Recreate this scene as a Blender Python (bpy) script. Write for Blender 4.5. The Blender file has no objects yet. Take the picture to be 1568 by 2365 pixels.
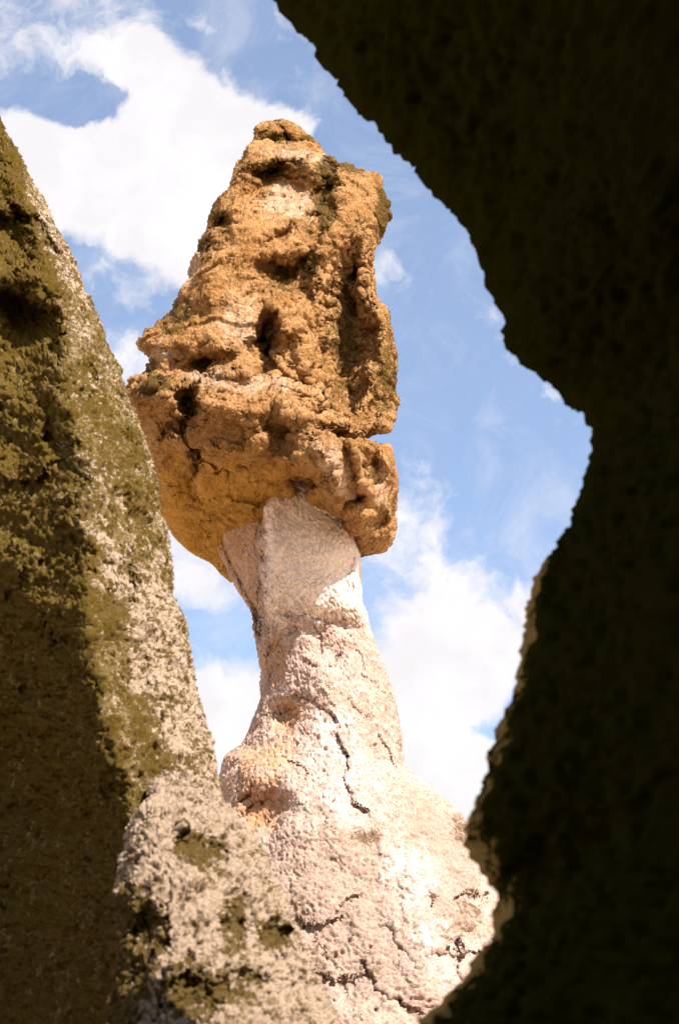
import bpy, math, numpy as np
from math import radians, sin, cos
from mathutils import Vector

# ------------------------------------------------------------------ camera
PITCH = radians(33.0)
CAMZ = 1.6
FPX = 50.0/36.0*2365.0            # focal length in units of a 1568 x 2365 picture
CX, CY = 784.0, 1182.5
scene = bpy.context.scene
col = scene.collection
cam_d = bpy.data.cameras.new('camera')
cam = bpy.data.objects.new('camera', cam_d); col.objects.link(cam)
cam.location = (0, 0, CAMZ)
cam.rotation_euler = (radians(90)+PITCH, 0, 0)
cam_d.lens = 50; cam_d.sensor_width = 36; cam_d.sensor_fit = 'AUTO'
cam_d.clip_start = 0.05; cam_d.clip_end = 5000
cam_d.dof.use_dof = True; cam_d.dof.focus_distance = 23.5; cam_d.dof.aperture_fstop = 3.0
scene.camera = cam

# ------------------------------------------------------------------ sun, sky, exposure
SUN = Vector((0.40, -0.55, 0.62)).normalized()      # points to the sun
sd = bpy.data.lights.new('sun', 'SUN'); sd.energy = 5.0; sd.angle = radians(0.55)
sd.color = (1.0, 0.92, 0.80)
sun = bpy.data.objects.new('sun', sd); col.objects.link(sun)
sun.rotation_euler = SUN.to_track_quat('Z', 'Y').to_euler()
sun.location = (20, -20, 40)
SKY_STRENGTH = 0.10
scene.view_settings.view_transform = 'Standard'
scene.view_settings.look = 'None'
scene.view_settings.gamma = 1.0
scene.view_settings.use_curve_mapping = False
scene.view_settings.exposure = 1.36

def nd(nt, t, **k):
    n = nt.nodes.new(t)
    for a, b in k.items(): setattr(n, a, b)
    return n
def put(nt, sock, v):
    if hasattr(v, 'is_output'): nt.links.new(v, sock)
    else: sock.default_value = v
def mth(nt, op, a, b=None, c=None, clamp=False):
    n = nd(nt, 'ShaderNodeMath', operation=op, use_clamp=clamp)
    put(nt, n.inputs[0], a)
    if b is not None: put(nt, n.inputs[1], b)
    if c is not None: put(nt, n.inputs[2], c)
    return n.outputs[0]
def ramp(nt, v, a, b, c=0.0, d=1.0, smooth=True):
    n = nd(nt, 'ShaderNodeMapRange', interpolation_type='SMOOTHSTEP' if smooth else 'LINEAR')
    put(nt, n.inputs[0], v)
    for i, x in enumerate((a, b, c, d)): put(nt, n.inputs[i+1], x)
    return n.outputs[0]
def noise(nt, vec, scale, detail=6, rough=0.6, dist=0.0, out=0):
    n = nd(nt, 'ShaderNodeTexNoise')
    put(nt, n.inputs['Vector'], vec)
    n.inputs['Scale'].default_value = scale; n.inputs['Detail'].default_value = detail
    n.inputs['Roughness'].default_value = rough; n.inputs['Distortion'].default_value = dist
    return n.outputs[out]
def mixc(nt, f, a, b, mode='MIX'):
    n = nd(nt, 'ShaderNodeMix', data_type='RGBA', blend_type=mode)
    put(nt, n.inputs[0], f)
    for s, v in ((n.inputs[6], a), (n.inputs[7], b)):
        if not hasattr(v, 'is_output') and len(v) == 3: v = (*v, 1)
        put(nt, s, v)
    return n.outputs[2]
def dotv(nt, a, v):
    n = nd(nt, 'ShaderNodeVectorMath', operation='DOT_PRODUCT')
    put(nt, n.inputs[0], a); n.inputs[1].default_value = v
    return n.outputs['Value']

FW = Vector((0, cos(PITCH), sin(PITCH))); UP = Vector((0, -sin(PITCH), cos(PITCH)))

def build_world():
    w = bpy.data.worlds.new('World'); scene.world = w; w.use_nodes = True
    nt = w.node_tree; nt.nodes.clear()
    sky = nd(nt, 'ShaderNodeTexSky', sky_type='NISHITA')
    sky.sun_disc = False
    sky.sun_elevation = math.asin(SUN.z)
    sky.sun_rotation = math.atan2(SUN.x, SUN.y)
    sky.altitude = 1100; sky.air_density = 1.0; sky.dust_density = 0.6; sky.ozone_density = 2.0
    tc = nd(nt, 'ShaderNodeTexCoord').outputs['Generated']
    f = dotv(nt, tc, FW); r = dotv(nt, tc, (1, 0, 0)); u = dotv(nt, tc, UP)
    fs = mth(nt, 'MAXIMUM', f, 0.15)
    # direction of a piece of sky given by where it lies on the celestial sphere round this bearing
    qx = mth(nt, 'MULTIPLY', mth(nt, 'DIVIDE', r, fs), FPX/100)
    qy = mth(nt, 'MULTIPLY', mth(nt, 'DIVIDE', u, fs), FPX/100)
    q = nd(nt, 'ShaderNodeCombineXYZ'); put(nt, q.inputs[0], qx); put(nt, q.inputs[1], qy)
    q = q.outputs[0]
    wv = nd(nt, 'ShaderNodeVectorMath', operation='SUBTRACT')
    put(nt, wv.inputs[0], noise(nt, q, 0.55, 6, 0.6, 0.3, out='Color')); wv.inputs[1].default_value = (.5, .5, .5)
    ws = nd(nt, 'ShaderNodeVectorMath', operation='MULTIPLY_ADD')
    put(nt, ws.inputs[0], wv.outputs[0]); ws.inputs[1].default_value = (1.5, 1.5, 0); put(nt, ws.inputs[2], q)
    qw = ws.outputs[0]
    blobs = [  # x, y, rx, ry, rotation, weight of each bank of cloud (picture units)
        (330, 150, 90, 60, 20, .5), (400, 240, 230, 130, -28, 1.1), (330, 430, 330, 170, -10, 1.35), (60, 400, 150, 150, 0, 1.2),
        (560, 330, 170, 110, -25, 1.0), (480, 470, 200, 190, 0, 1.0), (670, 285, 75, 42, -20, .7), (80, 60, 280, 120, 0, .42), (480, 30, 260, 70, 0, .22),
        (60, 150, 170, 70, 0, .22), (190, 262, 125, 66, 10, -1.35), (40, 205, 120, 30, 0, -.4), (50, 225, 70, 30, 0, -.5), (300, 205, 22, 50, 20, -.2),
        (320, 850, 90, 120, 20, .62), (240, 660, 120, 50, 0, .3), (330, 740, 150, 60, 0, .12),
        (885, 625, 60, 55, 0, .5), (1190, 780, 110, 55, -45, .34), (1280, 900, 90, 40, -40, .35), (960, 1150, 110, 90, -35, .42),
        (430, 1260, 130, 130, -30, .62), (450, 1370, 120, 60, 0, .4), (530, 1660, 170, 130, 0, 1.2), (430, 1500, 60, 30, 0, .2),
        (930, 1280, 190, 100, -15, .48), (1060, 1330, 120, 50, -10, .3), (1030, 1500, 220, 140, 10, 1.25), (1230, 1440, 130, 90, 30, .5),
        (1195, 1425, 45, 30, -30, -.4), (1000, 1620, 190, 110, 0, 1.1), (1120, 1690, 70, 28, -25, -.6),
        (1030, 1810, 190, 130, 0, 1.3), (900, 1960, 500, 220, 0, 1.2), (1180, 1990, 200, 120, 0, 1.0)]
    acc = None
    for (x, y, rx, ry, rot, wt) in blobs:
        m = nd(nt, 'ShaderNodeMapping', vector_type='TEXTURE')
        put(nt, m.inputs[0], qw)
        m.inputs[1].default_value = ((x-CX)/100, (CY-y)/100, 0)
        m.inputs[2].default_value = (0, 0, radians(rot))
        m.inputs[3].default_value = (rx/100, ry/100, 1)
        l = nd(nt, 'ShaderNodeVectorMath', operation='LENGTH'); put(nt, l.inputs[0], m.outputs[0])
        v = ramp(nt, l.outputs['Value'], 1.35, 0.35, 0, wt)
        acc = v if acc is None else mth(nt, 'ADD', acc, v)
    # the rest of the sky: broken cloud of the same sort
    far = ramp(nt, noise(nt, tc, 2.3, 4, 0.5), 0.46, 0.62, 0, 1.2)
    infr = ramp(nt, f, 0.78, 0.90)
    mx = nd(nt, 'ShaderNodeMix', data_type='FLOAT'); put(nt, mx.inputs[0], infr); put(nt, mx.inputs[2], far); put(nt, mx.inputs[3], acc)
    fine = noise(nt, qw, 1.2, 10, 0.64, 0.2)
    wisp = noise(nt, q, 0.35, 8, 0.65, 1.2)
    d = mth(nt, 'ADD', mx.outputs[0], mth(nt, 'MULTIPLY', mth(nt, 'SUBTRACT', fine, 0.5), 1.6))
    dens = ramp(nt, d, 0.02, 0.92)
    dens = mth(nt, 'MAXIMUM', dens, ramp(nt, wisp, 0.42, 0.74, 0.07, 0.36))
    shade = ramp(nt, noise(nt, qw, 0.5, 5, 0.55), 0.36, 0.64, 0.93, 1.03)
    K = 1.0/SKY_STRENGTH
    cl = mixc(nt, 1.0, (0.398*K, 0.386*K, 0.397*K), (1, 1, 1), 'MULTIPLY')
    hs = nd(nt, 'ShaderNodeVectorMath', operation='SCALE'); put(nt, hs.inputs[0], cl); put(nt, hs.inputs['Scale'], shade)
    blue = mixc(nt, 1.0, sky.outputs[0], (SKY_R, SKY_G, SKY_B), 'MULTIPLY')
    fin = mixc(nt, dens, blue, hs.outputs[0])
    bg = nd(nt, 'ShaderNodeBackground'); put(nt, bg.inputs[0], fin); bg.inputs[1].default_value = SKY_STRENGTH
    out = nd(nt, 'ShaderNodeOutputWorld'); nt.links.new(bg.outputs[0], out.inputs[0])
SKY_R, SKY_G, SKY_B = 1.62, 1.46, 1.30
build_world()

# ------------------------------------------------------------------ noise in numpy
_rng = np.random.RandomState(7)
_perm = np.arange(256); _rng.shuffle(_perm); _perm = np.concatenate([_perm, _perm, _perm]).astype(np.int32)
_g = _rng.normal(size=(256, 3)); _g = (_g/np.linalg.norm(_g, axis=1)[:, None]).astype(np.float32)
def perlin(P):
    P = P.astype(np.float32); I = np.floor(P).astype(np.int32); F = P-I; I &= 255
    U = F*F*F*(F*(F*6-15)+10)
    res = 0
    for dx in (0, 1):
        a = _perm[I[..., 0]+dx]; wx = U[..., 0] if dx else 1-U[..., 0]
        for dy in (0, 1):
            b = _perm[a+I[..., 1]+dy]; wy = U[..., 1] if dy else 1-U[..., 1]
            for dz in (0, 1):
                g = _g[_perm[b+I[..., 2]+dz]]; wz = U[..., 2] if dz else 1-U[..., 2]
                dt = g[..., 0]*(F[..., 0]-dx)+g[..., 1]*(F[..., 1]-dy)+g[..., 2]*(F[..., 2]-dz)
                res = res+dt*wx*wy*wz
    return res*1.5
def fbm(P, scale, octv=4, gain=0.5, lac=2.03, seed=0.0, mode=''):
    s = 0; a = 1.0; t = 0
    Q = P*scale+seed
    for i in range(octv):
        n = perlin(Q)
        if mode == 'billow': n = np.abs(n)*2-0.5
        if mode == 'ridge': n = 0.5-np.abs(n)*2
        s = s+n*a; t += a; a *= gain; Q = Q*lac+17.3
    return s/t
def worley(P, scale, seed=0.0, jitter=0.95):
    Q = (P*scale+seed).astype(np.float32); I = np.floor(Q).astype(np.int32); F = Q-I
    f1 = np.full(Q.shape[:-1], 9.0, np.float32); f2 = f1.copy()
    for dx in (-1, 0, 1):
        for dy in (-1, 0, 1):
            for dz in (-1, 0, 1):
                J = (I+np.array([dx, dy, dz])) & 255
                h = _perm[_perm[_perm[J[..., 0]]+J[..., 1]]+J[..., 2]]
                o = (_g[h]*0.5*jitter+0.5)+np.array([dx, dy, dz], np.float32)-F
                d = (o*o).sum(-1)
                f2 = np.minimum(f2, np.maximum(f1, d)); f1 = np.minimum(f1, d)
    return np.sqrt(f1), np.sqrt(f2)
def sst(a, b, x):
    t = np.clip((x-a)/(b-a), 0, 1); return t*t*(3-2*t)

# ------------------------------------------------------------------ geometry helpers
def ray(px, py):
    y = (CY-py)/FPX
    return (px-CX)/FPX, cos(PITCH)-y*sin(PITCH), sin(PITCH)+y*cos(PITCH)
def world(px, py, Y):                       # the point at horizontal distance Y on a line of sight
    dx, dy, dz = ray(px, py); t = Y/dy
    return np.stack([dx*t, Y+0*t, CAMZ+dz*t], -1)
def interp_rows(ctrl, n, sm=0):
    c = np.array(ctrl, float)
    m = (c[1:, 1:5]-c[:-1, 1:5]) if False else c[1:, :4]-c[:-1, :4]
    s = np.concatenate([[0], np.cumsum(np.maximum(np.hypot(m[:, 0], m[:, 1]), np.hypot(m[:, 2], m[:, 3])))])
    t = np.linspace(0, s[-1], n)
    o = np.stack([np.interp(t, s, c[:, k]) for k in range(c.shape[1])], 1)
    if sm:
        k = np.hanning(sm*2+3)[1:-1]; k /= k.sum()
        for j in range(o.shape[1]):
            p = np.pad(o[:, j], (sm, sm), mode='edge'); q = np.convolve(p, k, 'valid')
            q[0] = o[0, j]; q[-1] = o[-1, j]; o[:, j] = q
    return o
def polydist(px, py, pts):
    best = np.full(px.shape, 1e9); sgn = np.zeros(px.shape); over = np.zeros(px.shape)
    for (x0, y0), (x1, y1) in zip(pts[:-1], pts[1:]):
        ex, ey = x1-x0, y1-y0; L2 = ex*ex+ey*ey; L = math.sqrt(L2)
        t = ((px-x0)*ex+(py-y0)*ey)/L2; tc = np.clip(t, 0, 1)
        d = np.hypot(px-x0-tc*ex, py-y0-tc*ey)
        perp = ((py-y0)*ex-(px-x0)*ey)/L            # >0 below a line drawn left to right
        m = d < best
        best = np.where(m, d, best); sgn = np.where(m, perp, sgn); over = np.where(m, np.abs(t-tc)*L, over)
    return best, np.where(sgn >= 0, best, -best), over
def hollow(px, py, x, y, rx, ry, rot, dep, soft=0.6):
    c, s = cos(radians(rot)), sin(radians(rot))
    a = ((px-x)*c+(py-y)*s)/rx; b = (-(px-x)*s+(py-y)*c)/ry
    b = np.where(b < 0, b, b*0.78)
    r = np.hypot(a, b)
    return dep*(0.45*sst(1.0, 1.0-soft, r)+0.55*np.exp(-2.2*r*r)*sst(1.5, 0.9, r))
def step(px, py, pts, h, fall, soft=6.0, up=False, endw=25):
    _, s, ov = polydist(px, py, pts)
    if up: s = -s
    return -h*sst(-soft, soft*0.3, s)*np.exp(-np.maximum(s, 0)/fall)*np.exp(-(ov/endw)**2)
def ridge(px, py, pts, h, w, endw=15):
    d, s, ov = polydist(px, py, pts)
    return -h*np.exp(-(d/w)**2)
def crack(px, py, pts, h, w):
    d, s, ov = polydist(px, py, pts)
    return h*np.exp(-(d/w)**2)
def normals(G, wrap=True):
    if wrap: du = np.roll(G, -1, 1)-np.roll(G, 1, 1)
    else: du = np.gradient(G, axis=1)
    dv = np.gradient(G, axis=0)
    n = np.cross(du, dv)
    l = np.linalg.norm(n, axis=2, keepdims=True)
    return n/np.maximum(l, 1e-9)
def mesh_grid(name, G, mat, attrs=None, parent=None, cap=True, rows=None):
    """one closed mesh from a grid of rings (rows x columns); rows=(a,b) takes a band of it"""
    if rows: G = G[rows[0]:rows[1]]; attrs = {k: v[rows[0]:rows[1]] for k, v in (attrs or {}).items()}
    R, C, _ = G.shape
    co = G.reshape(-1, 3)
    i = np.arange(R-1)[:, None]*C; j = np.arange(C)[None, :]; k = (j+1) % C
    q = np.stack([i+j, i+k, i+C+k, i+C+j], -1).reshape(-1, 4)
    lv = q.ravel(); ls = np.arange(len(q))*4; lt = np.full(len(q), 4)
    at = {k2: v.ravel() for k2, v in (attrs or {}).items()}
    if cap:
        c0, c1 = G[0].mean(0), G[-1].mean(0); n = len(co)
        co = np.vstack([co, c0, c1])
        jj = np.arange(C); kk = (jj+1) % C
        t = np.vstack([np.stack([np.full(C, n), kk, jj], 1), np.stack([np.full(C, n+1), (R-1)*C+jj, (R-1)*C+kk], 1)])
        ls = np.concatenate([ls, len(lv)+np.arange(len(t))*3]); lv = np.concatenate([lv, t.ravel()])
        lt = np.concatenate([lt, np.full(len(t), 3)])
        at = {k2: np.concatenate([v, [0, 0]]) for k2, v in at.items()}
    me = bpy.data.meshes.new(name)
    me.vertices.add(len(co)); me.vertices.foreach_set('co', co.astype(np.float32).ravel())
    me.loops.add(len(lv)); me.loops.foreach_set('vertex_index', lv.astype(np.int32))
    me.polygons.add(len(ls)); me.polygons.foreach_set('loop_start', ls.astype(np.int32))
    me.polygons.foreach_set('loop_total', lt.astype(np.int32))
    me.polygons.foreach_set('use_smooth', np.ones(len(ls), bool))
    me.update(); me.validate()
    for k2, v in at.items():
        a = me.attributes.new(k2, 'FLOAT', 'POINT'); a.data.foreach_set('value', np.clip(v, 0, 1).astype(np.float32))
    me.materials.append(mat)
    o = bpy.data.objects.new(name, me); col.objects.link(o)
    if parent: o.parent = parent
    return o
def tag(o, label=None, cat=None, group=None, kind=None):
    if label: o['label'] = label
    if cat: o['category'] = cat
    if group: o['group'] = group
    if kind: o['kind'] = kind
    return o
def set_parent_keep(o, p):
    o.parent = p; o.matrix_parent_inverse = p.matrix_world.inverted()

def loft(ctrl, nrows, nf, nb, pw=0.8, sm=3):
    """rings between two traced edges.  ctrl rows: Lx Ly Rx Ry YL YR front_bulge back_bulge"""
    r = interp_rows(ctrl, nrows, sm)
    th = np.concatenate([np.linspace(math.pi, 0, nf, endpoint=False), np.linspace(0, -math.pi, nb, endpoint=False)])
    c = np.cos(th)[None, :]; s = np.sin(th)[None, :]
    w = (1+c)/2
    px = r[:, 0:1]*(1-w)+r[:, 2:3]*w; py = r[:, 1:2]*(1-w)+r[:, 3:4]*w
    Y = r[:, 4:5]*(1-w)+r[:, 5:6]*w
    sp = np.abs(s)**pw
    Y = Y-np.where(s > 0, sp*r[:, 6:7], -sp*r[:, 7:8])
    win = np.clip(s*2.2, 0, 1)*np.ones_like(px)
    return px, py, Y, win

# ------------------------------------------------------------------ materials
def rock_mat(name, base, light, tint_cols, grain=1.0, bump=0.5, scale=1.0, rough=0.95, speck=None, brk=2.2, spec=0.12, bdist=0.06):
    m = bpy.data.materials.new(name); m.use_nodes = True
    nt = m.node_tree; nt.nodes.clear()
    P = nd(nt, 'ShaderNodeTexCoord').outputs['Object']
    n1 = noise(nt, P, 0.9*scale, 8, 0.65, 0.4)
    n2 = noise(nt, P, 7*scale, 8, 0.7)
    n3 = noise(nt, P, 26*scale, 5, 0.7)
    c = mixc(nt, ramp(nt, n1, 0.36, 0.64), base, light)
    c = mixc(nt, ramp(nt, n2, 0.35, 0.65, 0, 0.55), c, [x*1.25 for x in light])
    c = mixc(nt, ramp(nt, n2, 0.52, 0.36, 0, 0.40*grain), c, [x*0.45 for x in base])
    c = mixc(nt, ramp(nt, n3, 0.49, 0.38, 0, 0.60*grain), c, [x*0.40 for x in base])
    for i, (att, colr, lo, hi, amt) in enumerate(tint_cols):
        a = nd(nt, 'ShaderNodeAttribute', attribute_name=att).outputs['Fac']
        nn = noise(nt, P, (5+3*i)*scale, 8, 0.72, 0.3)
        k = mth(nt, 'ADD', a, mth(nt, 'MULTIPLY', mth(nt, 'SUBTRACT', nn, 0.5), brk*0.75))
        k = mth(nt, 'ADD', k, mth(nt, 'MULTIPLY', mth(nt, 'SUBTRACT', noise(nt, P, (1.6+i)*scale, 4, 0.6), 0.5), brk*0.45))
        # no stain where the surface carries none
        k = mth(nt, 'MULTIPLY', ramp(nt, k, lo, hi, 0, amt), ramp(nt, a, 0.0, 0.25))
        c = mixc(nt, k, c, colr)
    if speck:
        v = nd(nt, 'ShaderNodeTexVoronoi', feature='F1'); put(nt, v.inputs['Vector'], P); v.inputs['Scale'].default_value = 15*scale
        k = mth(nt, 'MULTIPLY', ramp(nt, v.outputs['Distance'], 0.30, 0.12), ramp(nt, n1, 0.45, 0.6, 0, 0.8))
        c = mixc(nt, k, c, speck)
    b = nd(nt, 'ShaderNodeBsdfPrincipled')
    put(nt, b.inputs['Base Color'], c); b.inputs['Roughness'].default_value = rough
    b.inputs['Specular IOR Level'].default_value = spec
    n4 = noise(nt, P, 48*scale, 6, 0.75)
    c = mixc(nt, ramp(nt, n4, 0.50, 0.38, 0, 0.75*grain), c, [x*0.30 for x in base])
    c = mixc(nt, ramp(nt, n4, 0.55, 0.70, 0, 0.60), c, [min(0.8, x*1.5) for x in light])
    nt.links.new(c, b.inputs['Base Color'])
    h = mth(nt, 'ADD', mth(nt, 'MULTIPLY', noise(nt, P, 20*scale, 8, 0.75), 1.0), mth(nt, 'MULTIPLY', n4, 0.6))
    bu = nd(nt, 'ShaderNodeBump'); bu.inputs['Strength'].default_value = bump; bu.inputs['Distance'].default_value = bdist/scale
    put(nt, bu.inputs['Height'], h); put(nt, b.inputs['Normal'], bu.outputs[0])
    o = nd(nt, 'ShaderNodeOutputMaterial'); nt.links.new(b.outputs[0], o.inputs[0])
    return m

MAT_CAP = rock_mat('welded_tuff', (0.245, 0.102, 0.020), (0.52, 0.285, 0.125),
    [('ochre', (0.66, 0.345, 0.060), 0.1, 1.3, 0.85), ('pale', (0.66, 0.47, 0.35), 0.3, 0.9, 0.75), ('moss_shade', (0.074, 0.046, 0.004), 0.22, 0.70, 0.90)],
    grain=1.0, bump=1.0, brk=3.2)
MAT_COL = rock_mat('pale_tuff', (0.355, 0.228, 0.172), (0.435, 0.315, 0.275),
    [('ochre', (0.43, 0.22, 0.095), 0.1, 0.9, 0.80), ('grey', (0.30, 0.215, 0.175), 0.2, 0.9, 0.85), ('pale', (0.80, 0.66, 0.61), 0.2, 0.85, 0.92), ('moss_shade', (0.09, 0.055, 0.02), 0.5, 0.95, 0.85)],
    grain=0.9, bump=0.55, brk=3.2, bdist=0.03)
MAT_LEFT = rock_mat('lichened_rock', (0.19, 0.125, 0.035), (0.30, 0.215, 0.11),
    [('pale', (0.66, 0.49, 0.38), 0.30, 0.70, 0.85), ('moss_shade', (0.112, 0.066, 0.0025), 0.30, 0.62, 0.93)],
    grain=1.0, bump=0.9, scale=2.4, brk=4.6, bdist=0.10)
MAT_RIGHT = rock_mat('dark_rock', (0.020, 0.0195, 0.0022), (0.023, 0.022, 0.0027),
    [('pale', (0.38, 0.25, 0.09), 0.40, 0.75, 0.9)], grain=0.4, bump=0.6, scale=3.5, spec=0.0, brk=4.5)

# ------------------------------------------------------------------ ground
def build_ground():
    n = 120
    g = np.linspace(-1, 1, n); g = np.sign(g)*np.abs(g)**2.6*600
    X, Yy = np.meshgrid(g, g+14)
    P = np.stack([X, Yy, 0*X], -1)
    d = np.hypot(X, Yy-14)
    Z = fbm(P, 0.12, 5)*0.7*sst(3, 14, np.hypot(X, Yy))+fbm(P, 0.011, 3, seed=5)*26*sst(60, 300, d)
    me = bpy.data.meshes.new('ground')
    co = np.stack([X, Yy, Z], -1).reshape(-1, 3)
    i = np.arange(n-1)[:, None]*n+np.arange(n-1)[None, :]
    q = np.stack([i, i+1, i+n+1, i+n], -1).reshape(-1, 4)
    me.from_pydata(co.tolist(), [], q.tolist())
    for p in me.polygons: p.use_smooth = True
    m = rock_mat('sandy_ground', (0.48, 0.34, 0.19), (0.55, 0.42, 0.27), [], grain=0.3, bump=0.4, scale=0.8)
    me.materials.append(m)
    o = bpy.data.objects.new('ground', me); col.objects.link(o)
    tag(o, 'pale sandy tuff ground around the rock chimney', kind='structure')
build_ground()

# ------------------------------------------------------------------ the fairy chimney
chimney = bpy.data.objects.new('fairy_chimney', None); col.objects.link(chimney)
tag(chimney, 'tall fairy chimney with a brown boulder cap balanced on a slender pinkish white tuff neck', 'rock formation')

def build_column():
    #        Lx    Ly    Rx    Ry    YL    YR   front back
    ctrl = [(560, 1030, 800, 1030, 20.3, 19.8, 1.4, 0.9),
            (500, 1110, 812, 1100, 20.9, 19.8, 1.85, 0.9),
            (486, 1228, 822, 1212, 21.1, 19.8, 1.95, 0.9),
            (508, 1285, 830, 1270, 21.0, 19.8, 1.95, 0.9),
            (545, 1345, 831, 1340, 20.7, 19.85, 1.75, 0.9),
            (577, 1398, 832, 1400, 20.4, 19.9, 1.45, 0.9),
            (588, 1450, 852, 1450, 20.2, 20.0, 1.0, 0.9),
            (604, 1500, 876, 1505, 20.1, 20.0, 1.0, 0.95),
            (607, 1560, 890, 1560, 20.0, 20.0, 1.05, 1.0),
            (602, 1630, 907, 1630, 20.0, 20.0, 1.1, 1.0),
            (590, 1690, 925, 1700, 20.0, 20.0, 1.2, 1.1),
            (562, 1728, 934, 1765, 20.0, 20.0, 1.35, 1.2),
            (528, 1752, 955, 1795, 20.0, 20.0, 1.5, 1.3),
            (515, 1790, 1000, 1835, 20.0, 20.0, 1.7, 1.5),
            (506, 1860, 1060, 1880, 20.0, 20.0, 2.0, 1.8),
            (495, 1930, 1103, 1925, 20.0, 20.0, 2.2, 2.0),
            (470, 2010, 1145, 2010, 20.0, 20.0, 2.5, 2.2),
            (440, 2100, 1195, 2100, 20.0, 20.0, 2.8, 2.5),
            (400, 2240, 1260, 2240, 20.0, 20.0, 3.1, 2.9),
            (330, 2450, 1350, 2450, 20.0, 20.0, 3.6, 3.5),
            (240, 2800, 1480, 2800, 20.0, 20.0, 4.4, 4.3),
            (100, 3350, 1650, 3350, 20.0, 20.0, 5.6, 5.5)]
    px, py, Y, win = loft(ctrl, 820, 420, 70, 0.72)
    G0 = world(px, py, Y)
    wx = px+fbm(G0, 0.9, 3)*26+fbm(G0, 3.2, 4, seed=33)*22; wy = py+fbm(G0, 0.9, 3, seed=9)*26+fbm(G0, 3.2, 4, seed=39)*22
    F = 0*px
    # flange on the left of the neck, set back from it along a crease
    F += hollow(wx, wy, 540, 1260, 72, 175, -18, 0.25, 0.7)
    F += step(wx, wy, [(612, 1120), (612, 1220), (604, 1300), (600, 1380), (600, 1430)], -0.55, 260, 12, endw=70)
    F += crack(wx, wy, [(603, 1215), (602, 1290), (594, 1360), (588, 1420)], 0.04, 4)
    # planed faces of the neck
    F += ridge(wx, wy, [(640, 1160), (640, 1280), (632, 1400)], 0.12, 20)
    F += step(wx, wy, [(610, 1500), (650, 1425), (700, 1420), (745, 1445), (800, 1470)], 0.10, 45, 9)
    F += hollow(wx, wy, 632, 1510, 34, 62, 10, 0.20, 0.8)
    F += hollow(wx, wy, 668, 1655, 48, 42, 30, 0.30, 0.8)
    F += hollow(wx, wy, 640, 1590, 24, 50, 0, 0.10, 0.8)
    # undercut cavity above the shoulder
    F += hollow(wx, wy, 610, 1872, 84, 60, -25, 0.42, 0.7)
    F += step(wx, wy, [(520, 1955), (590, 1922), (640, 1893), (700, 1865), (760, 1850)], 0.35, 160, 9, endw=40)
    F += ridge(wx, wy, [(690, 1480), (760, 1600), (800, 1750), (880, 1900), (960, 2050), (1010, 2300)], 0.14, 60)
    # dark splits with a proud lower or upper lip
    for pts, h in [([(730, 1450), (742, 1480), (752, 1508)], .07), ([(705, 1520), (740, 1545), (775, 1540), (788, 1515)], .10),
                   ([(680, 1600), (712, 1612), (745, 1640), (775, 1660)], .13), ([(795, 1610), (815, 1640), (845, 1655)], .12),
                   ([(775, 1700), (800, 1745), (802, 1800), (818, 1850), (850, 1880)], .13), ([(830, 1560), (862, 1575), (880, 1600)], .09),
                   ([(860, 1660), (880, 1710), (905, 1760)], .12), ([(790, 1430), (830, 1500), (840, 1540)], .07),
                   ([(560, 2130), (640, 2120), (720, 2135), (790, 2120)], .12), ([(640, 2330), (700, 2360), (760, 2330)], .14),
                   ([(905, 2140), (925, 2200), (970, 2215), (1040, 2190)], .16), ([(1010, 2200), (1060, 2215), (1120, 2205)], .12),
                   ([(980, 2070), (1040, 2080), (1130, 2062)], .12), ([(880, 2330), (930, 2310), (975, 2330)], .14),
                   ([(1060, 2180), (1072, 2240), (1100, 2290)], .14), ([(690, 1140), (722, 1150), (760, 1185), (785, 1205)], .05),
                   ([(780, 2100), (800, 2075), (830, 2060)], .10), ([(660, 1760), (690, 1778), (705, 1800)], .07),
                   ([(700, 2240), (760, 2260), (840, 2250)], .12), ([(830, 2220), (870, 2280), (900, 2300)], .12),
                   ([(545, 1760), (560, 1790), (556, 1830)], .10), ([(820, 1240), (815, 1330), (822, 1400)], .05)]:
        F += step(wx, wy, pts, -h*0.62, 22, 3, endw=12)
        F += crack(wx, wy, pts, h*0.30, 2.2)
    F += hollow(wx, wy, 987, 2086, 9, 8, 0, 0.5, 0.6)
    Y = Y+F*win
    G = world(px, py, Y)
    N = normals(G); sg = np.sign((N[..., 1]*(-1)*win).sum()); N *= sg
    # broad unevenness
    env = 0.35+0.65*sst(1150, 1500, py)
    low = sst(1820, 1960, py)
    G = G+N*((fbm(G, 0.9, 3, seed=2)*0.16+fbm(G, 2.6, 3, seed=4)*0.06*(0.6+.5*low))*env*sst(1080, 1200, py))[..., None]
    N = normals(G)*sg
    # flaking: terraces cut through a slanting noise
    t = fbm(G*np.array([1, 1, 1.5]), 1.8, 5, 0.55, seed=11)*5.5; fl = t-np.floor(t)
    terr = sst(0.0, 0.9, fl)-fl*0.5
    w1, w2 = worley(G*np.array([1, 1, 1.3])+fbm(G, 3, 3)[..., None]*0.15, 2.6, 3)
    pits = sst(0.25, 0.05, worley(G, 5.5, 8)[0])
    D = terr*0.050*(0.4+0.6*env)+fbm(G*np.array([1,1,.6]), 6, 5, 0.6, seed=21)*0.030*(0.7+0.3*low)*env-pits*0.06*sst(1450, 1700, py)*sst(0, .3, fbm(G, 1.5, 2, seed=40)+.1)
    D += -sst(0.05, 0.0, w2-w1)*0.022*sst(1400, 1600, py)*sst(-.05, .15, fbm(G, 1.1, 2, seed=31))
    D += fbm(G, 14, 3, 0.65, seed=6, mode='')*0.018
    G = G+N*D[..., None]
    A = {}
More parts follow.
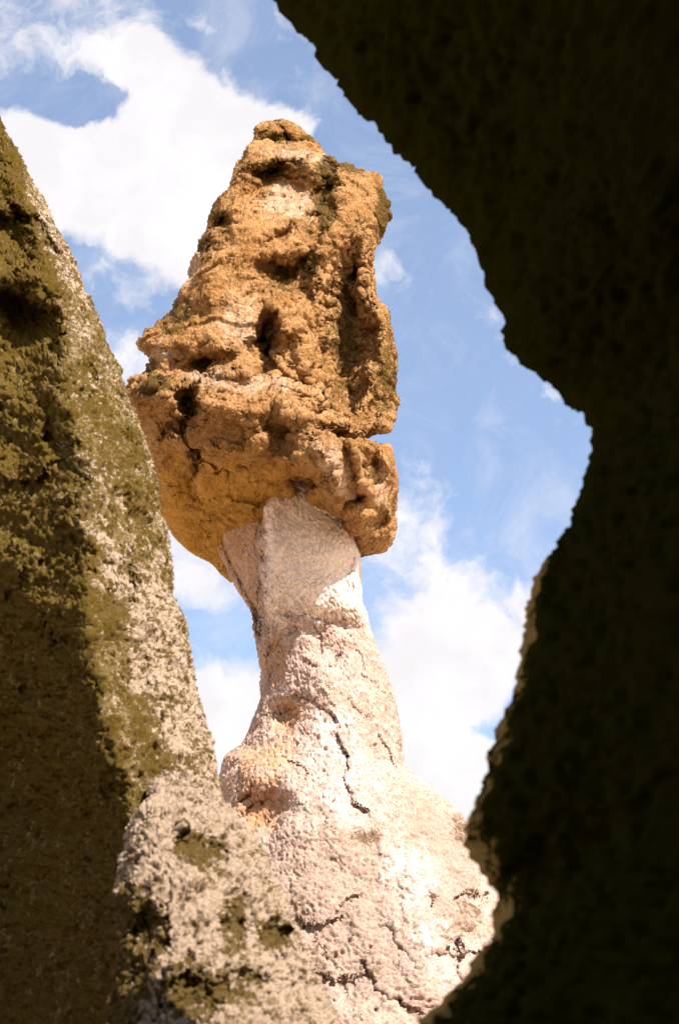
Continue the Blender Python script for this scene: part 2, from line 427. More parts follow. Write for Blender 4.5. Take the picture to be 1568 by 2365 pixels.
    A['ochre'] = np.maximum.reduce([hollow(px, py, 540, 1270, 100, 170, -15, .55), hollow(px, py, 605, 1880, 70, 60, -25, 1.0), hollow(px, py, 635, 1520, 50, 80, 0, .7), hollow(px, py, 660, 1650, 70, 60, 0, .75),
                   hollow(px, py, 610, 1770, 130, 110, 0, .50), hollow(px, py, 640, 1250, 60, 200, 0, .3), hollow(px, py, 685, 1268, 22, 10, 0, .9), hollow(px, py, 560, 1820, 90, 80, 0, .6)])
    A['grey'] = np.clip(.25*low+hollow(px, py, 720, 2060, 300, 190, 10, .80, .5)+hollow(px, py, 1000, 1880, 130, 60, 35, .8)+hollow(px, py, 1060, 1990, 80, 90, 0, .6)+hollow(px, py, 860, 2230, 160, 110, 0, .6)+hollow(px, py, 1050, 2120, 110, 70, 0, .7), 0, .9)*(1-hollow(px, py, 935, 2010, 75, 95, -25, 1., .5))
    A['pale'] = np.clip(hollow(px, py, 930, 2000, 80, 110, -25, .42)+hollow(px, py, 770, 1700, 90, 130, 0, .40)+hollow(px, py, 1000, 2180, 120, 130, 0, .25)+.95*sst(1520, 1330, py)*sst(590, 640, px)+hollow(px, py, 820, 1850, 120, 90, 0, .3), 0, 1)  # neck top painted lighter to offset the cap's cast shadow
    A['moss_shade'] = np.clip(hollow(px, py, 840, 1930, 75, 45, 0, .95)+hollow(px, py, 1070, 1910, 50, 50, 0, .85)+hollow(px, py, 1080, 2110, 60, 60, 0, .85)+hollow(px, py, 860, 2240, 60, 30, 0, .8)+hollow(px, py, 640, 2080, 120, 60, 0, .62)+hollow(px, py, 740, 2200, 120, 60, 0, .6), 0, 1)
    k = int(np.argmax(py[:, 200] > 1770))
    s = mesh_grid('column', G, MAT_COL, A, chimney, cap=False, rows=(0, k+1))
    b = mesh_grid('cone_base', G, MAT_COL, A, chimney, cap=False, rows=(k, len(G)))
    tag(s, 'slender pinkish white neck carrying the boulder cap')
    tag(b, 'broad cone shaped base with grey crust and pale bare patches')
build_column()

def build_cap():
    ctrl = [(600, 326, 700, 340, 19.9, 19.9, 0.05, 0.1),
            (575, 345, 738, 352, 19.8, 19.9, 0.45, 0.5),
            (562, 375, 790, 382, 19.6, 20.0, 0.8, 0.8),
            (545, 410, 862, 412, 19.5, 20.1, 1.0, 1.1),
            (528, 445, 884, 455, 19.4, 20.1, 1.1, 1.3),
            (500, 500, 890, 505, 19.3, 20.1, 1.2, 1.5),
            (476, 545, 868, 550, 19.3, 20.0, 1.3, 1.6),
            (462, 585, 853, 590, 19.2, 19.9, 1.4, 1.7),
            (440, 640, 850, 640, 19.2, 19.9, 1.45, 1.8),
            (418, 690, 860, 690, 19.2, 19.8, 1.5, 1.9),
            (405, 725, 890, 725, 19.2, 19.8, 1.5, 2.0),
            (378, 748, 902, 760, 19.2, 19.8, 1.5, 2.1),
            (346, 766, 904, 800, 19.1, 19.7, 1.5, 2.2),
            (333, 795, 902, 845, 19.0, 19.7, 1.45, 2.2),
            (355, 826, 905, 890, 19.0, 19.7, 1.45, 2.2),
            (352, 862, 908, 935, 19.0, 19.6, 1.55, 2.3),
            (318, 882, 902, 972, 18.9, 19.6, 1.8, 2.3),
            (299, 912, 898, 990, 18.8, 19.5, 1.95, 2.4),
            (301, 930, 850, 1004, 18.8, 19.3, 1.8, 2.4),
            (306, 950, 822, 1016, 18.8, 19.3, 1.7, 2.4),
            (325, 975, 895, 1034, 19.0, 19.3, 1.75, 2.3),
            (335, 1010, 905, 1068, 19.2, 19.4, 1.75, 2.2),
            (348, 1060, 911, 1110, 19.6, 19.5, 1.5, 2.0),
            (354, 1110, 910, 1150, 20.0, 19.7, 1.25, 1.8),
            (360, 1162, 906, 1190, 20.4, 19.8, 1.0, 1.5),
            (385, 1190, 909, 1218, 20.8, 19.9, 0.75, 1.3),
            (405, 1225, 900, 1240, 21.2, 20.1, 0.5, 1.1),
            (435, 1274, 885, 1260, 21.7, 20.2, 0.4, 0.9),
            (485, 1292, 866, 1270, 21.9, 20.4, 0.4, 0.7),
            (537, 1335, 835, 1272, 22.1, 20.6, 0.3, 0.4),
            (600, 1320, 800, 1268, 22.0, 20.9, 0.15, 0.2)]
    px, py, Y, win = loft(ctrl, 640, 470, 90, 0.62, 2)
    G0 = world(px, py, Y)
    wx = px+fbm(G0, 0.8, 3, seed=3)*34+fbm(G0, 3.0, 4, seed=33)*22; wy = py+fbm(G0, 0.8, 3, seed=19)*34+fbm(G0, 3.0, 4, seed=39)*22
    F = 0*px
    # scoops: shade under their upper lip, light in the lower half
    F += hollow(wx, wy, 640, 425, 100, 66, -8, 0.95, 0.7)
    F += hollow(wx, wy, 742, 455, 42, 105, 6, 0.60, 0.8)
    F += hollow(wx, wy, 515, 515, 34, 40, 20, 0.40, 0.8)
    F += hollow(wx, wy, 655, 640, 92, 68, 0, 0.85, 0.9)
    F += hollow(wx, wy, 716, 610, 34, 44, 0, 0.22, 0.9)
    F += hollow(wx, wy, 480, 570, 36, 24, 0, 0.35, 0.9)
    F += hollow(wx, wy, 640, 545, 60, 30, -20, 0.25, 0.9)
    F += hollow(wx, wy, 415, 700, 50, 76, 25, 0.45, 0.9)
    F += hollow(wx, wy, 478, 838, 68, 38, -8, 0.50, 0.8)
    F += hollow(wx, wy, 434, 922, 42, 52, -15, 0.55, 0.7)
    F += hollow(wx, wy, 340, 905, 40, 22, 10, 0.35, 0.8)
    F += hollow(wx, wy, 316, 975, 24, 26, 0, 0.12, 0.8)
    F += hollow(wx, wy, 612, 780, 32, 54, 14, 0.75, 0.6)
    F += hollow(wx, wy, 606, 830, 62, 70, 0, 0.65, 0.7)
    F += hollow(wx, wy, 672, 790, 26, 32, 0, 0.35, 0.8)
    F += hollow(wx, wy, 690, 888, 50, 26, 25, 0.50, 0.7)
    F += ridge(wx, wy, [(592, 812), (606, 802), (625, 828), (650, 858), (672, 880)], 0.34, 9)
    F += ridge(wx, wy, [(655, 745), (700, 850), (732, 905)], 0.12, 18)
    # big flute on the right and its outer rib
    F += hollow(wx, wy, 790, 800, 84, 215, 3, 1.25, 0.45)
    F += hollow(wx, wy, 800, 620, 60, 140, 0, 0.25, 0.9)
    F += step(wx, wy, [(738, 600), (736, 760), (738, 860), (742, 950)], -0.30, 90, 5, up=True)
    F += ridge(wx, wy, [(862, 600), (858, 700), (872, 780), (850, 880), (832, 950), (818, 990)], 0.40, 20)
    F += hollow(wx, wy, 868, 950, 36, 52, 20, 0.20, 0.8)
    F += ridge(wx, wy, [(738, 900), (736, 640), (748, 560)], 0.26, 12)
    F += hollow(wx, wy, 600, 700, 40, 60, 0, 0.18, 0.9)
    # the ledge and the skirt below it
    led = [(290, 884), (350, 876), (420, 880), (480, 868), (560, 868), (620, 890), (680, 915), (740, 935), (790, 962), (822, 1010), (862, 1040), (912, 1060)]
    F += step(wx, wy, led, 0.75, 330, 22, endw=60)
    F += step(wx, wy, led, 0.42, 36, 6, endw=60)
    F += ridge(wx, wy, [(455, 935), (470, 900), (468, 960)], 0.10, 12)
    # scalloped lower rim: proud above the line, cut back below
    for pts in [[(330, 1075), (350, 1040), (385, 1008), (420, 1010), (450, 1045)], [(455, 1110), (470, 1050), (500, 1018), (560, 1022), (600, 1008)]]:
        F += step(wx, wy, pts, 0.20, 70, 5, endw=24)
    F += hollow(wx, wy, 420, 985, 60, 20, -5, 0.30, 0.9)
    F += hollow(wx, wy, 625, 985, 44, 58, 0, 0.38, 0.8)
    F += ridge(wx, wy, [(582, 950), (580, 1000), (582, 1040)], 0.12, 12)
    F += step(wx, wy, [(500, 1075), (530, 1090), (560, 1078), (590, 1110), (640, 1125)], 0.10, 60, 5)
    F += step(wx, wy, [(400, 1130), (480, 1160), (540, 1140), (600, 1170)], 0.09, 60, 5)
    F += crack(wx, wy, [(490, 1085), (520, 1072), (530, 1082)], 0.12, 4)
    # the nose above the neck, its arch, and the boss on the right
    F += hollow(wx, wy, 735, 1040, 74, 80, -20, -0.75, 0.9)
    F += ridge(wx, wy, [(655, 1065), (690, 1048), (730, 1040), (762, 1085), (775, 1130)], 0.36, 16)
    F += hollow(wx, wy, 702, 1108, 48, 26, 0, 0.80, 0.6)
    F += hollow(wx, wy, 730, 1000, 24, 30, -20, 0.35, 0.7)
    F += step(wx, wy, [(740, 1000), (752, 1030), (760, 1055)], 0.15, 20, 4)
    F += ridge(wx, wy, [(742, 940), (790, 1000), (820, 1060), (838, 1120)], 0.42, 18)
    F += ridge(wx, wy, [(775, 1120), (800, 1170), (830, 1200)], 0.75, 40)
    F += ridge(wx, wy, [(850, 1130), (880, 1150), (890, 1170)], 0.40, 30)
    F += hollow(wx, wy, 858, 1080, 34, 66, -20, 0.65, 0.7)
    F += hollow(wx, wy, 828, 1148, 22, 25, 0, 0.45, 0.6)
    F += hollow(wx, wy, 884, 1196, 24, 34, 30, 0.50, 0.6)
    F += hollow(wx, wy, 840, 1235, 60, 40, 0, -0.55, 0.8)
    Y = Y+F*win
    G = world(px, py, Y)
    N = normals(G); sg = np.sign((N[..., 1]*(-1)*win).sum()); N *= sg
    up = sst(1080, 960, py)
    sm = 0.65+0.35*up
    G = G+N*((fbm(G, 1.0, 2, seed=12)*0.15+fbm(G*np.array([1, 1, .7]), 1.25, 2, 0.4, seed=14, mode='ridge')*0.15)*sm)[..., None]
    N = normals(G)*sg
    # chiselled ledges and breaks
    t = fbm(G*np.array([1, 1, 1.3]), 0.7, 2, 0.4, seed=61)*3.5; fl = t-np.floor(t)
    G = G+N*((sst(0.0, 1.0, fl/0.22)-fl)*0.07*sm)[..., None]
    N = normals(G)*sg
    w1, w2 = worley(G+fbm(G, 4, 3)[..., None]*0.08, 2.4, 5)
    D = -sst(0.42, 0.05, w1)*0.03*up*sst(-.1, .2, fbm(G, 0.8, 2, seed=50))
    w1, _ = worley(G, 7.5, 15)
    D += -sst(0.38, 0.05, w1)*0.022*sm
    D += fbm(G, 3.6, 4, 0.6, seed=22, mode='ridge')*0.022*sm+fbm(G, 15, 3, 0.85, seed=23)*0.052*sm
    G = G+N*D[..., None]
    A = {}
    A['ochre'] = np.clip(sst(960, 1160, py)*sst(850, 640, px)*0.9, 0, .95)  # underside ochre: rock's own tone plus reflected light painted in
    A['pale'] = np.clip(hollow(px, py, 670, 470, 120, 60, 10, .8)+hollow(px, py, 700, 362, 150, 28, 12, .7)+hollow(px, py, 440, 640, 30, 200, 25, .6)+hollow(px, py, 560, 740, 110, 90, 0, .6)+hollow(px, py, 560, 885, 200, 28, 6, .8)+hollow(px, py, 770, 1080, 60, 100, -25, .7)+hollow(px, py, 880, 1130, 40, 80, 0, .6)+hollow(px, py, 380, 820, 50, 20, 0, .7), 0, .9)
    A['moss_shade'] = np.clip(hollow(px, py, 628, 392, 72, 34, -10, .95)+hollow(px, py, 748, 440, 40, 110, 4, .95)+hollow(px, py, 878, 490, 24, 80, 0, .9)+hollow(px, py, 512, 508, 32, 34, 20, .85)+hollow(px, py, 478, 570, 36, 34, 0, .75)+
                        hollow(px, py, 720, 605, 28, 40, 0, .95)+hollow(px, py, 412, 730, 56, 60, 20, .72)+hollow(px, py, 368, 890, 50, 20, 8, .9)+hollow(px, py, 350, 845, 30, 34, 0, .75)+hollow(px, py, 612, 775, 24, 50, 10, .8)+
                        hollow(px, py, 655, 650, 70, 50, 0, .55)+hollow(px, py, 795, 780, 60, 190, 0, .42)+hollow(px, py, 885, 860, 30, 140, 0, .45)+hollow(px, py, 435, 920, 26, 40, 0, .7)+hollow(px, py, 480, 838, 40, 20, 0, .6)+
                        hollow(px, py, 345, 905, 56, 24, 0, .6)+hollow(px, py, 316, 975, 20, 26, 0, .7)+hollow(px, py, 850, 1080, 26, 40, 0, .55)+hollow(px, py, 800, 385, 60, 16, 12, .6)+.22*sst(735, 760, px)*sst(1000, 930, py), 0, 1)  # dark patches mix moss and shade; last term paints the right facet's shade
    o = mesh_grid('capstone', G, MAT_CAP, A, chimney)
    tag(o, 'pitted orange brown boulder cap with mossy hollows and painted shade')
    # the small block on the very top
    ctrl = [(640, 279, 650, 278, 20.3, 20.3, 0.02, 0.05), (620, 288, 675, 285, 20.2, 20.3, 0.3, 0.3), (596, 296, 700, 305, 20.1, 20.3, 0.5, 0.5), (588, 315, 722, 325, 20.0, 20.3, 0.55, 0.6),
            (574, 345, 738, 345, 20.0, 20.3, 0.5, 0.6), (570, 370, 745, 365, 20.0, 20.3, 0.4, 0.5), (590, 395, 720, 395, 20.0, 20.3, 0.1, 0.2)]
    px, py, Y, win = loft(ctrl, 130, 150, 40, 0.55, 1)
    G0 = world(px, py, Y)
    wx = px+fbm(G0, 1.5, 4, seed=3)*14; wy = py+fbm(G0, 1.5, 4, seed=19)*14
    F = hollow(wx, wy, 650, 325, 50, 26, 5, 0.30, .7)+hollow(wx, wy, 705, 335, 24, 16, 10, .2, .7)+crack(wx, wy, [(638, 284), (655, 300), (668, 325)], .2, 5)+crack(wx, wy, [(600, 310), (620, 300), (634, 292)], .12, 5)
    G = world(px, py, Y+F*win); N = normals(G)*sg
    D = fbm(G, 2.2, 4, seed=7)*0.16+fbm(G, 9, 4, .65, seed=8, mode='ridge')*0.07
    G = G+N*D[..., None]
    A = {'ochre': 0.1+0*px, 'pale': 0.1+0*px, 'moss_shade': np.clip(hollow(px, py, 620, 325, 60, 22, -10, .9)+hollow(px, py, 700, 330, 30, 20, 0, .7)+.3, 0, 1)}
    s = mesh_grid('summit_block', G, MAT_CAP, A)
    s.parent = o
    tag(s, 'small brown block crowning the cap')
build_cap()

# ------------------------------------------------------------------ rock face on the left
def build_left():
    ctrl = [(-950, -1000, -700, -1000, 10.8, 11.2, 0.2, 0.4),
            (-950, -700, -480, -700, 10.5, 11.1, 0.4, 0.6),
            (-950, -250, -200, -250, 10.2, 10.9, 0.6, 0.8),
            (-900, 60, -60, 60, 10, 10.8, 0.8, 1),
            (-950, 280, 0, 280, 9.8, 10.7, 1.1, 1.2),
            (-960, 350, 30, 350, 9.7, 10.6, 1.2, 1.3),
            (-970, 400, 62, 402, 9.6, 10.6, 1.3, 1.3),
            (-980, 460, 100, 462, 9.5, 10.5, 1.4, 1.3),
            (-1000, 545, 143, 545, 9.4, 10.5, 1.5, 1.4),
            (-1000, 640, 180, 640, 9.4, 10.4, 1.5, 1.4),
            (-1000, 710, 212, 712, 9.4, 10.4, 1.5, 1.4),
            (-1000, 790, 242, 790, 9.3, 10.3, 1.6, 1.4),
            (-1000, 860, 266, 860, 9.3, 10.2, 1.6, 1.5),
            (-1000, 930, 293, 930, 9.2, 10.2, 1.6, 1.5),
            (-1000, 990, 322, 990, 9.2, 10.1, 1.6, 1.5),
            (-1000, 1050, 346, 1052, 9.2, 10, 1.6, 1.5),
            (-1000, 1120, 356, 1120, 9.1, 9.9, 1.6, 1.5),
            (-1000, 1180, 361, 1180, 9.1, 9.9, 1.6, 1.5),
            (-1000, 1280, 383, 1280, 9, 9.8, 1.6, 1.5),
            (-1000, 1370, 404, 1370, 9, 9.7, 1.6, 1.5),
            (-1000, 1430, 421, 1430, 8.9, 9.6, 1.6, 1.5),
            (-1000, 1500, 436, 1500, 8.9, 9.6, 1.6, 1.5),
            (-1000, 1570, 443, 1570, 8.8, 9.5, 1.6, 1.5),
            (-1000, 1640, 460, 1640, 8.8, 9.4, 1.6, 1.5),
            (-1000, 1720, 482, 1720, 8.7, 9.3, 1.6, 1.5),
            (-1000, 1800, 500, 1800, 8.7, 9.3, 1.6, 1.5),
            (-1000, 1860, 512, 1860, 8.6, 9.2, 1.6, 1.5),
            (-1000, 1960, 530, 1960, 8.6, 9.2, 1.6, 1.5),
            (-1000, 2200, 580, 2200, 8.4, 9, 1.6, 1.5),
            (-1000, 2600, 640, 2600, 8.2, 8.8, 1.6, 1.5),
            (-1000, 3300, 800, 3300, 7.8, 8.4, 1.6, 1.5)]
    r = interp_rows(ctrl, 1200, 2)
    nf, nb = 400, 60
    # the visible part of the front gets most of the columns
    t = np.concatenate([np.linspace(0, 1, 60, endpoint=False)*0.42, 0.42+0.58*np.sin(np.linspace(0, 1, nf-60, endpoint=False)*math.pi/2)])
    cf = -1+2*t; sf = np.sqrt(np.clip(1-cf**2, 0, 1)); thb = np.linspace(0, -math.pi, nb, endpoint=False)
    c = np.concatenate([cf, np.cos(thb)])[None]; s = np.concatenate([sf, np.sin(thb)])[None]
    w = (1+c)/2
    px = r[:, 0:1]*(1-w)+r[:, 2:3]*w; py = r[:, 1:2]*(1-w)+r[:, 3:4]*w
    Y = r[:, 4:5]*(1-w)+r[:, 5:6]*w
    sp = np.abs(s)**0.9
    Y = Y-np.where(s > 0, sp*r[:, 6:7], -sp*r[:, 7:8]); win = np.clip(s*2.2, 0, 1)*np.ones_like(px)
    G0 = world(px, py, Y)
    wx = px+fbm(G0, 0.8, 6, .6, seed=3)*90; wy = py+fbm(G0, 0.8, 6, .6, seed=19)*90
    F = 0*px
    # the arete: nearest line of the rock; left of it the face is undercut
    ar = [(30, 250), (60, 420), (105, 600), (140, 760), (160, 900), (185, 1050), (200, 1200), (215, 1330), (250, 1500), (285, 1650), (330, 1850), (330, 2100), (330, 2500)]
    d, sd_, _ = polydist(wx, wy, ar)
    left = np.maximum(sd_, 0)         # drawn downward: positive side lies to the left
    F += (1.7+1.1*sst(1200, 1800, py))*(1-np.exp(-(left/230)**1.5))*sst(560, 900, py)+0.5*(1-np.exp(-(left/120)**1.4))*sst(900, 500, py)
    F += -0.14*np.exp(-(d/60)**2)
    F += hollow(wx, wy, 40, 700, 150, 80, 22, 0.35, 0.8)
    F += hollow(wx, wy, 60, 800, 120, 140, 20, 0.35, 0.9)
    F += hollow(wx, wy, 10, 545, 80, 70, 0, 0.35, 0.8)
    F += hollow(wx, wy, 95, 560, 26, 90, -15, 0.20, 0.8)
    F += step(wx, wy, [(-60, 655), (20, 660), (85, 690), (130, 740)], 0.16, 60, 10, up=True)
    F += step(wx, wy, [(-40, 1090), (60, 1100), (110, 1075)], 0.08, 60, 10, up=True)
    F += hollow(wx, wy, 120, 1010, 40, 90, 0, 0.2, .8)
    F += hollow(wx, wy, 285, 1340, 50, 90, 10, 0.16, .9)
    F += hollow(wx, wy, 360, 1560, 36, 46, 0, 0.12, .9)
    F += hollow(wx, wy, 300, 1000, 22, 60, -20, 0.12, .9)
    F += hollow(wx, wy, 215, 860, 24, 70, -20, 0.10, .9)
    Y = Y+F*win
    G = world(px, py, Y)
    N = normals(G); sg = np.sign((N[..., 1]*(-1)*win).sum()); N *= sg
    G = G+N*(fbm(G, 1.6, 3, seed=12)*0.10+fbm(G, 5, 3, seed=14, mode='ridge')*0.035)[..., None]
    N = normals(G)*sg
    w1, _ = worley(G, 13, 5); w3, _ = worley(G, 24, 9); w4, _ = worley(G+fbm(G, 8, 3)[..., None]*0.05, 7.0, 25)
    D = -sst(0.38, 0.08, w4)*0.05*sst(-.1, .2, fbm(G, 1.5, 2, seed=77))-sst(0.45, 0.05, w1)*0.034-sst(0.45, 0.1, w3)*0.010+fbm(G, 16, 4, 0.65, seed=22, mode='ridge')*0.055+fbm(G, 34, 3, .7, seed=2)*0.028
    G = G+N*D[..., None]
    A = {}
    rgt = sst(-40, 30, -sd_)  # shade left of the arete is painted dark olive, lit flank kept paler
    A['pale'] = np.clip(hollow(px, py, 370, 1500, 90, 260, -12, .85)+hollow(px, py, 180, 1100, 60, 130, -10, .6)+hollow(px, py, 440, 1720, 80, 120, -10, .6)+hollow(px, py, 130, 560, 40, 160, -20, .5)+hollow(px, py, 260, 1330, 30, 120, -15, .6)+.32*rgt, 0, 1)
    A['moss_shade'] = np.clip(hollow(px, py, 350, 1760, 90, 70, 0, .6)+hollow(px, py, 10, 470, 60, 130, 0, .6)+hollow(px, py, 20, 560, 90, 60, 0, .85)+hollow(px, py, 90, 720, 60, 120, 0, .75)+hollow(px, py, 290, 1080, 60, 170, -18, .38)+hollow(px, py, 210, 900, 50, 120, -15, .40)+hollow(px, py, 250, 1430, 60, 70, 0, .6)+hollow(px, py, 330, 1650, 60, 70, 0, .5)+
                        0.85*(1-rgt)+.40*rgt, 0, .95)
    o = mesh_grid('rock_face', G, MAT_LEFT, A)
    tag(o, 'steep lichen speckled rock face along the left edge, sunlit on its right flank', 'rock face')
build_left()

def build_lobe():
    ctrl = [(385, 1795, 440, 1790, 8, 8.2, 0.02, 0.1),
            (352, 1812, 480, 1812, 7.7, 8.3, 0.25, 0.4),
            (352, 1845, 506, 1850, 7.5, 8.2, 0.45, 0.7),
            (322, 1880, 535, 1885, 7.4, 8.1, 0.6, 0.8),
            (302, 1915, 566, 1920, 7.3, 8, 0.7, 0.9),
            (292, 1960, 596, 1970, 7.3, 8, 0.8, 1),
            (284, 2010, 618, 2015, 7.3, 7.9, 0.85, 1),
            (276, 2060, 645, 2065, 7.2, 7.9, 0.9, 1),
            (276, 2110, 668, 2115, 7.2, 7.8, 0.95, 1),
            (278, 2160, 688, 2165, 7.1, 7.8, 0.95, 1),
            (272, 2210, 712, 2220, 7.1, 7.7, 1, 1),
            (262, 2270, 738, 2280, 7, 7.7, 1, 1),
            (250, 2330, 768, 2335, 7, 7.6, 1, 1),
            (240, 2400, 802, 2400, 6.9, 7.6, 1.05, 1),
            (200, 2600, 890, 2600, 6.8, 7.4, 1.1, 1.1),
            (100, 3100, 1000, 3100, 6.4, 7, 1.1, 1.1)]
    px, py, Y, win = loft(ctrl, 480, 300, 50, 0.75, 2)
    G0 = world(px, py, Y)
    wx = px+fbm(G0, 2.2, 4, seed=3)*30; wy = py+fbm(G0, 2.2, 4, seed=19)*30
    F = 0*px
    F += hollow(wx, wy, 455, 1950, 80, 52, 25, 0.12, .8)+hollow(wx, wy, 495, 1978, 50, 40, 20, .10, .8)
    F += hollow(wx, wy, 548, 2120, 50, 74, 10, 0.15, .8)+hollow(wx, wy, 630, 2150, 38, 54, -20, .12, .8)
    F += hollow(wx, wy, 440, 2310, 96, 110, -18, 0.10, .8)
    F += hollow(wx, wy, 335, 2140, 60, 70, 0, 0.14, .8)+hollow(wx, wy, 320, 2260, 40, 40, 0, .10, .7)
    F += hollow(wx, wy, 560, 2270, 80, 50, 0, .10, .8)
    F += step(wx, wy, [(395, 1795), (430, 1838), (500, 1850)], 0.06, 40, 6)
    Y = Y+F*win
    G = world(px, py, Y)
    N = normals(G); sg = np.sign((N[..., 1]*(-1)*win).sum()); N *= sg
    G = G+N*(fbm(G, 2.4, 3, seed=12)*0.07+fbm(G, 7, 3, seed=14, mode='ridge')*0.03)[..., None]
    N = normals(G)*sg
    w1, _ = worley(G, 17, 5)
    w4, _ = worley(G+fbm(G, 8, 3)[..., None]*0.05, 8.5, 25)
    D = -sst(0.40, 0.08, w4)*0.055-sst(0.45, 0.05, w1)*0.030+fbm(G, 18, 4, 0.65, seed=22, mode='ridge')*0.055+fbm(G, 38, 3, .7, seed=2)*0.026
    G = G+N*D[..., None]
    A = {}
    A['pale'] = np.clip(.90+0*px+hollow(px, py, 420, 2110, 90, 70, 20, .5)+hollow(px, py, 420, 1880, 120, 50, 0, .4)+hollow(px, py, 650, 2200, 60, 200, -25, .4), 0, 1)
    A['moss_shade'] = np.clip(.9*sst(350, 290, px)*sst(2020, 2100, py)+hollow(px, py, 460, 1955, 75, 50, 20, .95)+hollow(px, py, 545, 2120, 45, 70, 10, .95)+hollow(px, py, 635, 2150, 36, 50, -20, .85)+hollow(px, py, 440, 2290, 110, 100, 0, .9)+hollow(px, py, 345, 2140, 60, 80, 0, .8)+
                        hollow(px, py, 320, 2260, 50, 50, 0, .8)+hollow(px, py, 560, 2280, 90, 60, 0, .45)+.20, 0, 1)
    o = mesh_grid('lichened_boulder', G, MAT_LEFT, A)
    tag(o, 'bulging pale boulder with olive lichen hollows at the foot of the left rock face', 'boulder')
build_lobe()

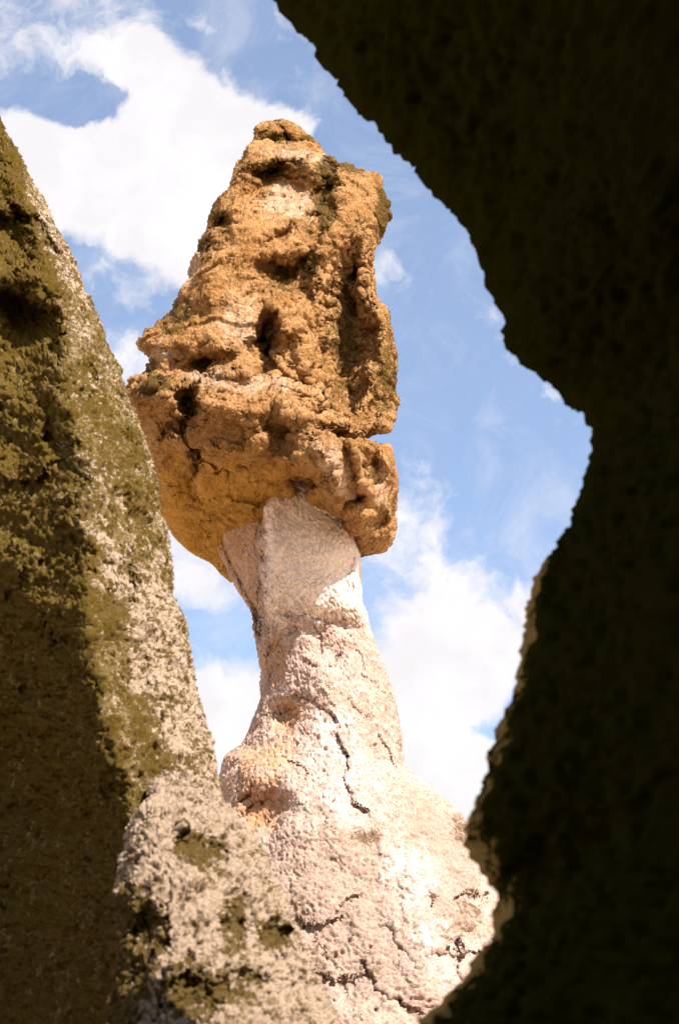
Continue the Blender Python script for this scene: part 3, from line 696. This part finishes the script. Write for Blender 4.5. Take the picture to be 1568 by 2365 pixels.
# ------------------------------------------------------------------ dark overhanging rock on the right
def build_right():
    edge = [(-300, -900), (100, -500), (470, -180), (560, -80), (632, 0), (660, 30), (705, 75), (742, 130), (775, 170), (800, 215), (830, 255), (868, 290), (905, 325), (950, 355),
            (985, 405), (1015, 450), (1040, 470), (1065, 530), (1095, 580), (1125, 640), (1150, 680), (1170, 725), (1190, 780), (1215, 830), (1245, 870), (1285, 895), (1315, 925),
            (1345, 950), (1368, 980), (1374, 1010), (1368, 1050), (1358, 1100), (1335, 1150), (1318, 1200), (1300, 1240), (1270, 1285), (1245, 1325), (1225, 1365), (1220, 1420),
            (1218, 1480), (1195, 1560), (1168, 1620), (1142, 1690), (1135, 1760), (1120, 1820), (1104, 1880), (1103, 1920), (1116, 1975), (1130, 2030), (1152, 2050), (1156, 2075), (1140, 2110),
            (1135, 2150), (1110, 2195), (1075, 2230), (1050, 2270), (1010, 2315), (960, 2365), (900, 2430), (760, 2600), (600, 3000), (500, 3500)]
    e = np.array(edge, float)
    s = np.concatenate([[0], np.cumsum(np.hypot(*np.diff(e, axis=0).T))])
    n = 760
    t = np.linspace(0, s[-1], n)
    ex = np.interp(t, s, e[:, 0]); ey = np.interp(t, s, e[:, 1])
    k = np.hanning(7)[1:-1]; k /= k.sum()
    ex = np.convolve(np.pad(ex, 2, mode='edge'), k, 'valid'); ey = np.convolve(np.pad(ey, 2, mode='edge'), k, 'valid')
    dep = 4.1+0.0*ey
    E = world(ex, ey, dep)                       # the rim of the rock
    # outward direction of the rim in x-z, so that faces run back from it
    T = np.gradient(E, axis=0); T[:, 1] = 0
    kk = 25; ker = np.ones(kk)/kk
    T = np.stack([np.convolve(np.pad(T[:, i], kk//2, mode='edge'), ker, 'valid') for i in range(3)], 1)
    T /= np.linalg.norm(T, axis=1)[:, None]
    inn = np.stack([-T[:, 2], 0*T[:, 0], T[:, 0]], 1)   # into the rock
    if inn[n//2, 0] < 0: inn = -inn
    # a fan direction that never crosses itself: to the right, up at the top, down at the bottom
    fan = np.stack([np.ones(n), np.zeros(n), np.interp(ey, [-900, 0, 700, 1400, 2400, 3500], [1.2, 1.0, .5, 0.0, -.15, -.2])], 1)
    fan /= np.linalg.norm(fan, axis=1)[:, None]
    mixw = 0.35
    # ring profile: (distance into the rock, forward offset); front face comes towards the camera
    fr = np.concatenate([np.linspace(0, 0.3, 40, endpoint=False), np.linspace(0.3, 1.2, 70, endpoint=False), np.linspace(1.2, 3.2, 30)])
    prof = [(a, -0.16*min(1, a/0.05)**.5*0.6-(2.1*a if a < 1.6 else 2.1*1.6+(a-1.6)*0.9)) for a in fr]
    prof += [(4.0, -6.4), (5.2, -6.0), (5.0, -4.6)]
    bk = np.concatenate([np.linspace(4.2, 1.2, 14, endpoint=False), np.linspace(1.2, 0.0, 40, endpoint=False)])
    prof += [(a, 0.10*min(1, a/0.05)**.5+(-0.5*a if a < 0.6 else -.30-(a-0.6)*1.0)) for a in bk]
    prof = np.array(prof)
    a = prof[:, 0][None, :, None]; b = prof[:, 1][None, :]
    near = np.exp(-a/0.35)
    dirn = fan[:, None, :]*(1-near*mixw)+inn[:, None, :]*near*mixw
    G = E[:, None, :]+dirn*a
    G[..., 1] += b
    N = normals(G)
    # point normals away from the ring's centre
    cen = G.mean(1, keepdims=True); sg = np.sign(((G-cen)*N).sum()); N *= sg
    G = G+N*(fbm(G, 1.5, 3, seed=1)*0.06+fbm(G, 5, 4, .6, seed=14)*0.050)[..., None]
    w1, _ = worley(G, 11, 5)
    G = G+N*(-sst(0.45, 0.05, w1)*0.022+fbm(G, 15, 4, 0.75, seed=22, mode='ridge')*0.036)[..., None]
    PY = np.repeat(ey[:, None], G.shape[1], 1)
    rim = np.exp(-((a[..., 0]+0*PY)/0.038)**2)
    A = {'pale': np.clip(rim*(0.55*sst(2080, 2160, PY)+0.45*np.exp(-((PY-1370)/80)**2)+.62*sst(1230, 1330, PY)), 0, 1)}  # sunlit edge painted as pale gold along the rim
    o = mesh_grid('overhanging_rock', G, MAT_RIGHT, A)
    tag(o, 'huge black shaded rock overhanging from the top and filling the right side', 'overhanging rock')
build_right()

# ------------------------------------------------------------------ unseen shell added behind and above the viewer to block sky and sun
def build_shade_shell():
    n, m = 70, 90
    th = np.linspace(0.0, math.pi*0.98, n)[:, None]       # from straight behind, forward
    ph = np.linspace(0, 2*math.pi, m, endpoint=False)[None, :]
    th = np.linspace(0.02, math.radians(100), n)[:, None]
    R = 4.2
    def shell(R):
        x = R*np.sin(th)*np.cos(ph); z = R*np.sin(th)*np.sin(ph); y = -R*np.cos(th)+0*ph
        return np.stack([x*1.0+0.6, y+0.6, z*1.1+2.0], -1)
    G = np.vstack([shell(R), shell(R+1.6)[::-1]])
    D = fbm(G, 0.6, 5)*0.5
    c = np.array([0.6, 0.6, 2.0]); dd = G-c; dd /= np.linalg.norm(dd, axis=2, keepdims=True)
    G = G+dd*D[..., None]
    o = mesh_grid('shade_shell', G, MAT_RIGHT, {})
    tag(o, 'unseen dark rock shell added behind the viewer to block sky light', kind='structure')
build_shade_shell()

scene.render.engine = 'CYCLES'
